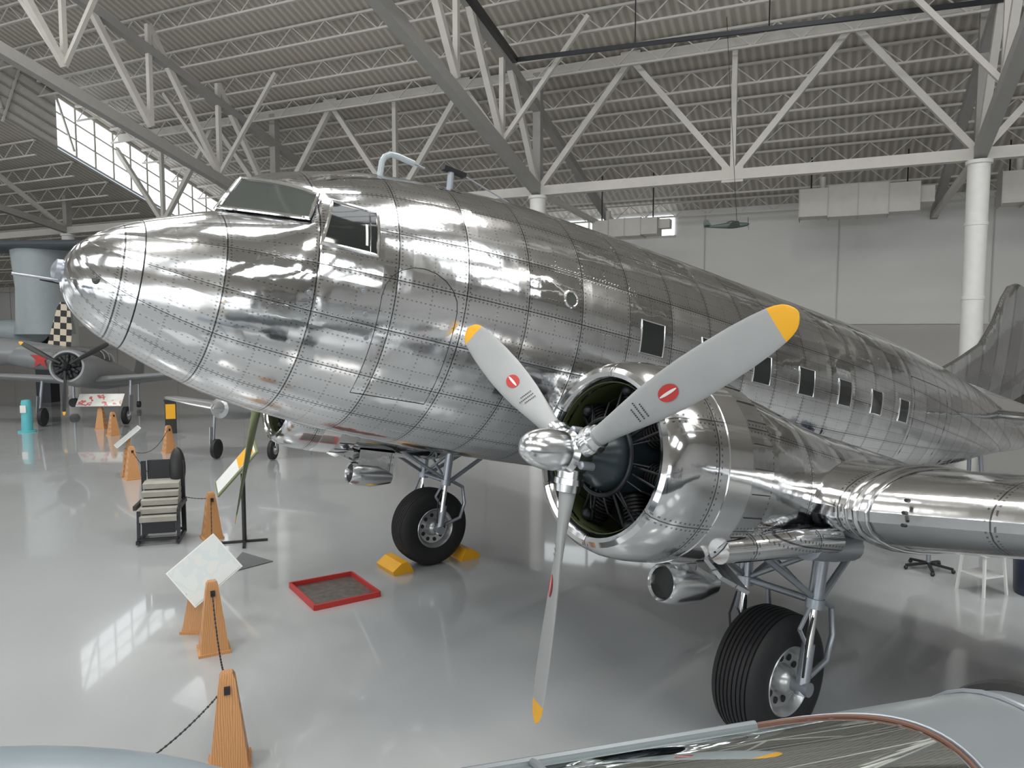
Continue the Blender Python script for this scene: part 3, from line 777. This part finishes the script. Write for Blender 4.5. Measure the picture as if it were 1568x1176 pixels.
mb.path([(.3,.2,.14),(.6,.25,.26),(1.1,.22,.24),(1.45,.2,.24)],.02,WHT)
mb.path([(.2,.1,.10),(.5,.12,.2),(.9,-.05,.16),(1.35,-.12,.2)],.012,BLK)
mb.tube((1.1,-.1,0),(1.1,-.12,.25),.015,STEEL); mb.ball((1.1,-.12,.27),.03,BLK)
mb.path([(.6,-.1,.05),(.7,.1,.28),(.8,.15,.25),(.9,.0,.2)],.018,RED)
for k in range(5): mb.lathe((.30+.12*k,.22,.20),(0,-.5,1),[(0,.05),(.02,.05)],BLK if k%2 else SILV,14)
mb.obj('cockpit_interior',fg)
mb=MB()
for sd in(-1,1):
    mb.tube((.4,sd*.25,-.35),(.4,sd*.5,-1.6),.05,STEEL)
    mb.lathe((.4,sd*.55,-1.927+.33),(0,1,0),[(-.08,.15),(-.10,.25),(-.06,.33),(.06,.33),(.10,.25),(.08,.15)],RUB,28)
mb.obj('landing_gear',fg)
mb=MB(); 
e=empty('grey_drop_tank',frame(V((-1.85,2.50,1.70)),(1,0,0),(0,1,0),(0,0,1)))
mb.ball((0,0,0),(1.05,.34,.24),PALE2,32,20); mb.lathe((-.8,0,0),(1,0,0),[(0,.16),(.02,.165)],STEEL,24)
for sx in(-.5,.4):
    mb.beam((sx,-.3,-1.70),(sx,0,-.1),.06,.06,STEEL); mb.beam((sx,.3,-1.70),(sx,0,-.1),.06,.06,STEEL)
mb.obj('tank_body',e)

# ------------------------------------------------------------ floor displays
def stanchion(p,h=.78,rot=0):
    M=Matrix.Translation(V((p[0],p[1],0)))@Matrix.Rotation(rad(rot),4,'Z')
    mb=MB()
    b_,t_=.145,.06
    P=[]
    for (z,r_) in ((0,b_+.02),(.03,b_+.02),(.035,b_),(h-.04,t_),(h,t_-.02)):
        P.append([V((r_*math.sqrt(2)*math.cos(rad(45+90*k)),r_*math.sqrt(2)*math.sin(rad(45+90*k)),z)) for k in range(4)])
    mb.loft(P,WOOD)
    mb.box((0,-.075,h-.12),(.045,.03,.06),BLK); mb.box((0,.075,h-.12),(.045,.03,.06),BLK)
    return mb.obj('wooden_stanchion',None,M,sharp=25)
ST=[(-2.275,5.60),(-3.268,7.71),(-5.07,12.03),(-8.94,16.87),(-9.84,20.6),(-13.3,24.0)]
for i,p in enumerate(ST): stanchion(p,.78,20+7*i)
def sag(a,b,dz,n=14): return [V(a).lerp(V(b),k/n)-V((0,0,dz*4*(k/n)*(1-k/n))) for k in range(n+1)]
mb=MB()
def chain(a,b,dz):
    P=sag(a,b,dz,60)
    for k in range(60): mb.tube(P[k],P[k]+(P[k+1]-P[k])*.8,.009 if k%2 else .006,BLK,n=6)
chain((-2.27,5.6,.68),(-3.27,7.71,.68),.22); chain((-2.27,5.6,.68),(-2.9,4.6,.4),.12)
chain((-3.27,7.71,.68),(-5.07,12.03,.68),.35); chain((-5.07,12.03,.68),(-8.94,16.87,.68),.35); chain((-8.94,16.87,.68),(-9.84,20.6,.68),.3)
mb.obj('barrier_chain')
def poster(name,stops,scale):
    t=NT(name); nz=t.noise(scale,2); cr=t.new('ShaderNodeValToRGB'); cr.color_ramp.interpolation='CONSTANT'
    E=cr.color_ramp.elements; E[0].position=0; E[0].color=c4(stops[0][1]); E[1].position=stops[1][0]; E[1].color=c4(stops[1][1])
    for p,c in stops[2:]:
        x=E.new(p); x.color=c4(c)
    t.l.new(nz,cr.inputs[0])
    tc=t.new('ShaderNodeTexCoord'); w=t.new('ShaderNodeTexWave'); w.inputs['Scale'].default_value=22; w.inputs['Distortion'].default_value=1.5; t.l.new(tc.outputs['Object'],w.inputs[0])
    t.l.new(t.mix(t.math('MULTIPLY',w.outputs[1],.18),cr.outputs[0],(.35,.4,.42,1)),t.b.inputs['Base Color']); t.b.inputs['Roughness'].default_value=.12; return t.m
PAPER=poster('placard_print',[(0,(.74,.76,.74)),(.46,(.68,.73,.73)),(.54,(.75,.75,.72)),(.66,(.58,.66,.67))],4)
PO=poster('red_white_poster',[(0,(.7,.7,.65)),(.56,(.6,.12,.1)),(.62,(.45,.5,.5))],3)
def sign(p,rot,h=.95,w=.62,dd=.48,tilt=35,sc=1,m=None,R=None):
    mb=MB(); 
    P=[]
    for (z,r_) in ((0,.17),(.03,.17),(.035,.15),(h*.72,.07)):
        P.append([V((r_*1.414*math.cos(rad(45+90*k)),r_*1.414*math.sin(rad(45+90*k)),z)) for k in range(4)])
    mb.loft(P,WOOD); mb.beam((0,0,h*.7),(0,.02,h),.08,.08,WOOD)
    if R is None: R=Matrix.Rotation(rad(tilt),3,'X'); c=V((0,0,h+.02))
    else: c=V((.14,-.16,h))
    mb.box(c,(w+.03,dd+.03,.02),WHT,R); mb.box(c+R@V((0,0,.013)),(w,dd,.004),m or PAPER,R)
    return mb.obj('information_sign',None,Matrix.Translation(V((p[0],p[1],0)))@Matrix.Rotation(rad(rot),4,'Z')@Matrix.Scale(sc,4),sharp=25)
ax_=V((.43,.24,.38)).normalized(); n_=V((.06,-.22,.14)).normalized(); n_=(n_-ax_*n_.dot(ax_)).normalized(); by=n_.cross(ax_)
RR=Matrix((( ax_.x,by.x,n_.x),(ax_.y,by.y,n_.y),(ax_.z,by.z,n_.z)))
sign((-3.66,8.28),0,.76,.62,.50,38,R=RR)
sign((-9.25,17.3),-55,.92,.5,.66,40)
sign((-14.6,25.6),5,1.0,1.5,.5,50,1,PO)
mb=MB()
for sx in(-.3,.3):
    mb.beam((sx,-.35,.06),(sx,.35,.06),.05,.06,DARKM); mb.beam((sx,-.25,.06),(sx,-.2,.55),.04,.05,DARKM); mb.beam((sx,.28,.06),(sx,.25,1.3),.05,.07,DARKM)
    mb.box((sx*1.12,-.02,.62),(.05,.55,.07),BLK)
mb.beam((-.3,-.3,.1),(.3,-.3,.1),.04,.04,DARKM); mb.beam((-.3,.3,.1),(.3,.3,.1),.04,.04,DARKM)
mb.box((0,0,.28),(.5,.5,.2),DARKM)
for k in range(5):
    mb.box((0,-.05+.07*k,.45+.12*k),(.56,.46-.02*k,.085),BEIGE,Matrix.Rotation(rad(8),3,'X'))
    mb.box((0,-.05+.07*k,.39+.12*k),(.50,.44-.02*k,.03),BLK,Matrix.Rotation(rad(8),3,'X'))
mb.ball((.22,.30,1.15),(.13,.12,.36),BLK)
mb.box((0,.33,1.05),(.5,.06,.5),DARKM)
mb.obj('ejection_seat',None,Matrix.Translation(V((-5.85,11.9,0)))@Matrix.Rotation(rad(15),4,'Z'))
mb=MB()
mb.tube((0,0,0.03),(0,0,1.15),.035,BLK)
mb.beam((-.35,-.1,.02),(.35,.1,.02),.05,.03,BLK); mb.beam((-.12,.35,.02),(.12,-.35,.02),.05,.03,BLK)
R=Matrix.Rotation(rad(-48),3,'Y')@Matrix.Rotation(rad(35),3,'X')
mb.box((-.1,0,1.25),(1.0,.42,.03),OLIVE,R); mb.box(V((-.1,0,1.25))+R@V((0,0,.02)),(.92,.34,.01),WHT,R); mb.box(V((-.1,0,1.25))+R@V((.25,0,.027)),(.36,.3,.01),YEL,R)
mb.obj('display_easel',None,Matrix.Translation(V((-4.42,11.76,0))))
mb=MB(); mb.add([V((-4.15,10.15,.004)),V((-3.62,10.75,.004)),V((-4.25,11.2,.004)),V((-4.15,10.15,.012)),V((-3.62,10.75,.012)),V((-4.25,11.2,.012))],[(0,1,2),(3,4,5),(0,1,4,3),(1,2,5,4),(2,0,3,5)],mat('grey_rubber_mat',(.12,.13,.13),.7)); mb.obj('floor_mat')
mb=MB()
T=[V((-3.025,9.65,0)),V((-2.29,10.11,0)),V((-1.74,9.31,0)),V((-2.464,8.83,0))]
mb.add([p+V((0,0,.01)) for p in T],[(0,1,2,3)],mat('oily_tray_bottom',(.11,.10,.09),.35,0,.7,12))
for i in range(4):
    a=T[i];b=T[(i+1)%4]; mb.beam(a+V((0,0,.035)),b+V((0,0,.035)),.03,.07,RED)
mb.obj('drip_tray')
ah=V((.8095,.587,0)); sb=V((-.587,.81,0))
wc=MA@(V((2.62,2.82,-1.655))+STBGEAR)
for w0 in(wc,):
    for sg in(-1,1):
        mb=MB(); Q=[]
        for (x,z) in ((.40,0),(.72,0),(.74,.06),(.60,.16),(.50,.17),(.44,.08)): Q.append((x*sg,z))
        R1=[V((w0.x,w0.y,0))+ah*x+sb*-.27+V((0,0,z)) for x,z in Q]; R2=[V((w0.x,w0.y,0))+ah*x+sb*.27+V((0,0,z)) for x,z in Q]
        mb.loft([R1,R2],YEL); mb.obj('wheel_chock',sharp=25)
mb=MB()
for k in range(5):
    a=2*math.pi*k/5; mb.beam((0,0,.1),(.32*math.cos(a),.32*math.sin(a),.06),.04,.03,BLK); mb.ball((.32*math.cos(a),.32*math.sin(a),.03),.03,BLK,10,6)
mb.tube((0,0,.08),(0,0,.45),.03,STEEL); mb.ball((0,0,.5),(.26,.25,.06),BLK); mb.ball((0,.24,.85),(.22,.05,.28),BLK); mb.beam((0,.2,.5),(0,.25,.8),.05,.03,BLK)
mb.obj('office_chair',None,Matrix.Translation(V((6.1,10.4,0)))@Matrix.Rotation(.6,4,'Z'))
mb=MB()
for sx in(-.2,.2):
    for sy in(-.2,.2): mb.beam((sx,sy,0),(sx*.8,sy*.8,.55),.03,.03,WHT)
mb.box((0,0,.56),(.42,.42,.03),WHT); mb.box((0,0,.25),(.36,.36,.02),WHT)
mb.obj('step_stool',None,Matrix.Translation(V((6.3,9.5,0)))@Matrix.Rotation(.3,4,'Z'))
mb=MB()
mb.lathe((0,0,0),(0,0,1),[(0,.25),(.04,.27),(.75,.30),(.78,.32),(.86,.32),(.95,.2),(.98,.03)],mat('navy_plastic',(.02,.03,.06),.35),28)
mb.obj('waste_bin',None,Matrix.Translation(V((6.98,9.4,0))))
mb=MB()
mb.lathe((0,0,0),(0,0,1),[(0,.28),(.05,.28),(.06,.17),(1.0,.16),(1.1,.13),(1.12,.02)],mat('teal_fibreglass',(.1,.45,.5),.35),24)
mb.box((0,-.17,.8),(.2,.03,.25),WHT)
mb.obj('donation_post',None,Matrix.Translation(V((-16.7,24.8,0))))
mb=MB(); mb.box((0,0,.55),(.35,.25,1.1),BLK); mb.box((0,-.13,.75),(.3,.02,.5),YEL); mb.box((0,0,1.12),(.4,.3,.04),BLK)
mb.obj('equipment_cabinet',None,Matrix.Translation(V((-11.6,24.5,0)))@Matrix.Rotation(.4,4,'Z'))

# ------------------------------------------------------------ lights
def area(loc,size,en,rot=(0,0,0),col=(1,.97,.92)):
    l=bpy.data.lights.new('overhead_fill','AREA'); l.energy=en; l.shape='DISK'; l.size=size; l.color=col
    o=bpy.data.objects.new('overhead_fill_light',l); scene.collection.objects.link(o); o.location=loc; o.rotation_euler=rot
for (u,v) in ((-16,11),(0,11),(16,11),(-8,-2),(8,-2),(26,8),(44,8)):  # soft overhead fill lights, added out of view without fixtures
    area(B(u,v,rz(v)-2.4-(0 if u<33 else dl)),3.0,620)
w=bpy.data.worlds.new('world'); scene.world=w; w.use_nodes=True
w.node_tree.nodes['Background'].inputs[0].default_value=(.7,.82,1,1); w.node_tree.nodes['Background'].inputs[1].default_value=1
cam=bpy.data.cameras.new('camera'); co=bpy.data.objects.new('camera',cam); scene.collection.objects.link(co)
cam.sensor_width=36; cam.lens=1450/2048*36; co.location=(0,0,3.5); co.rotation_euler=(rad(90-4.26),0,0)
cam.clip_end=300; cam.clip_start=.05
scene.camera=co
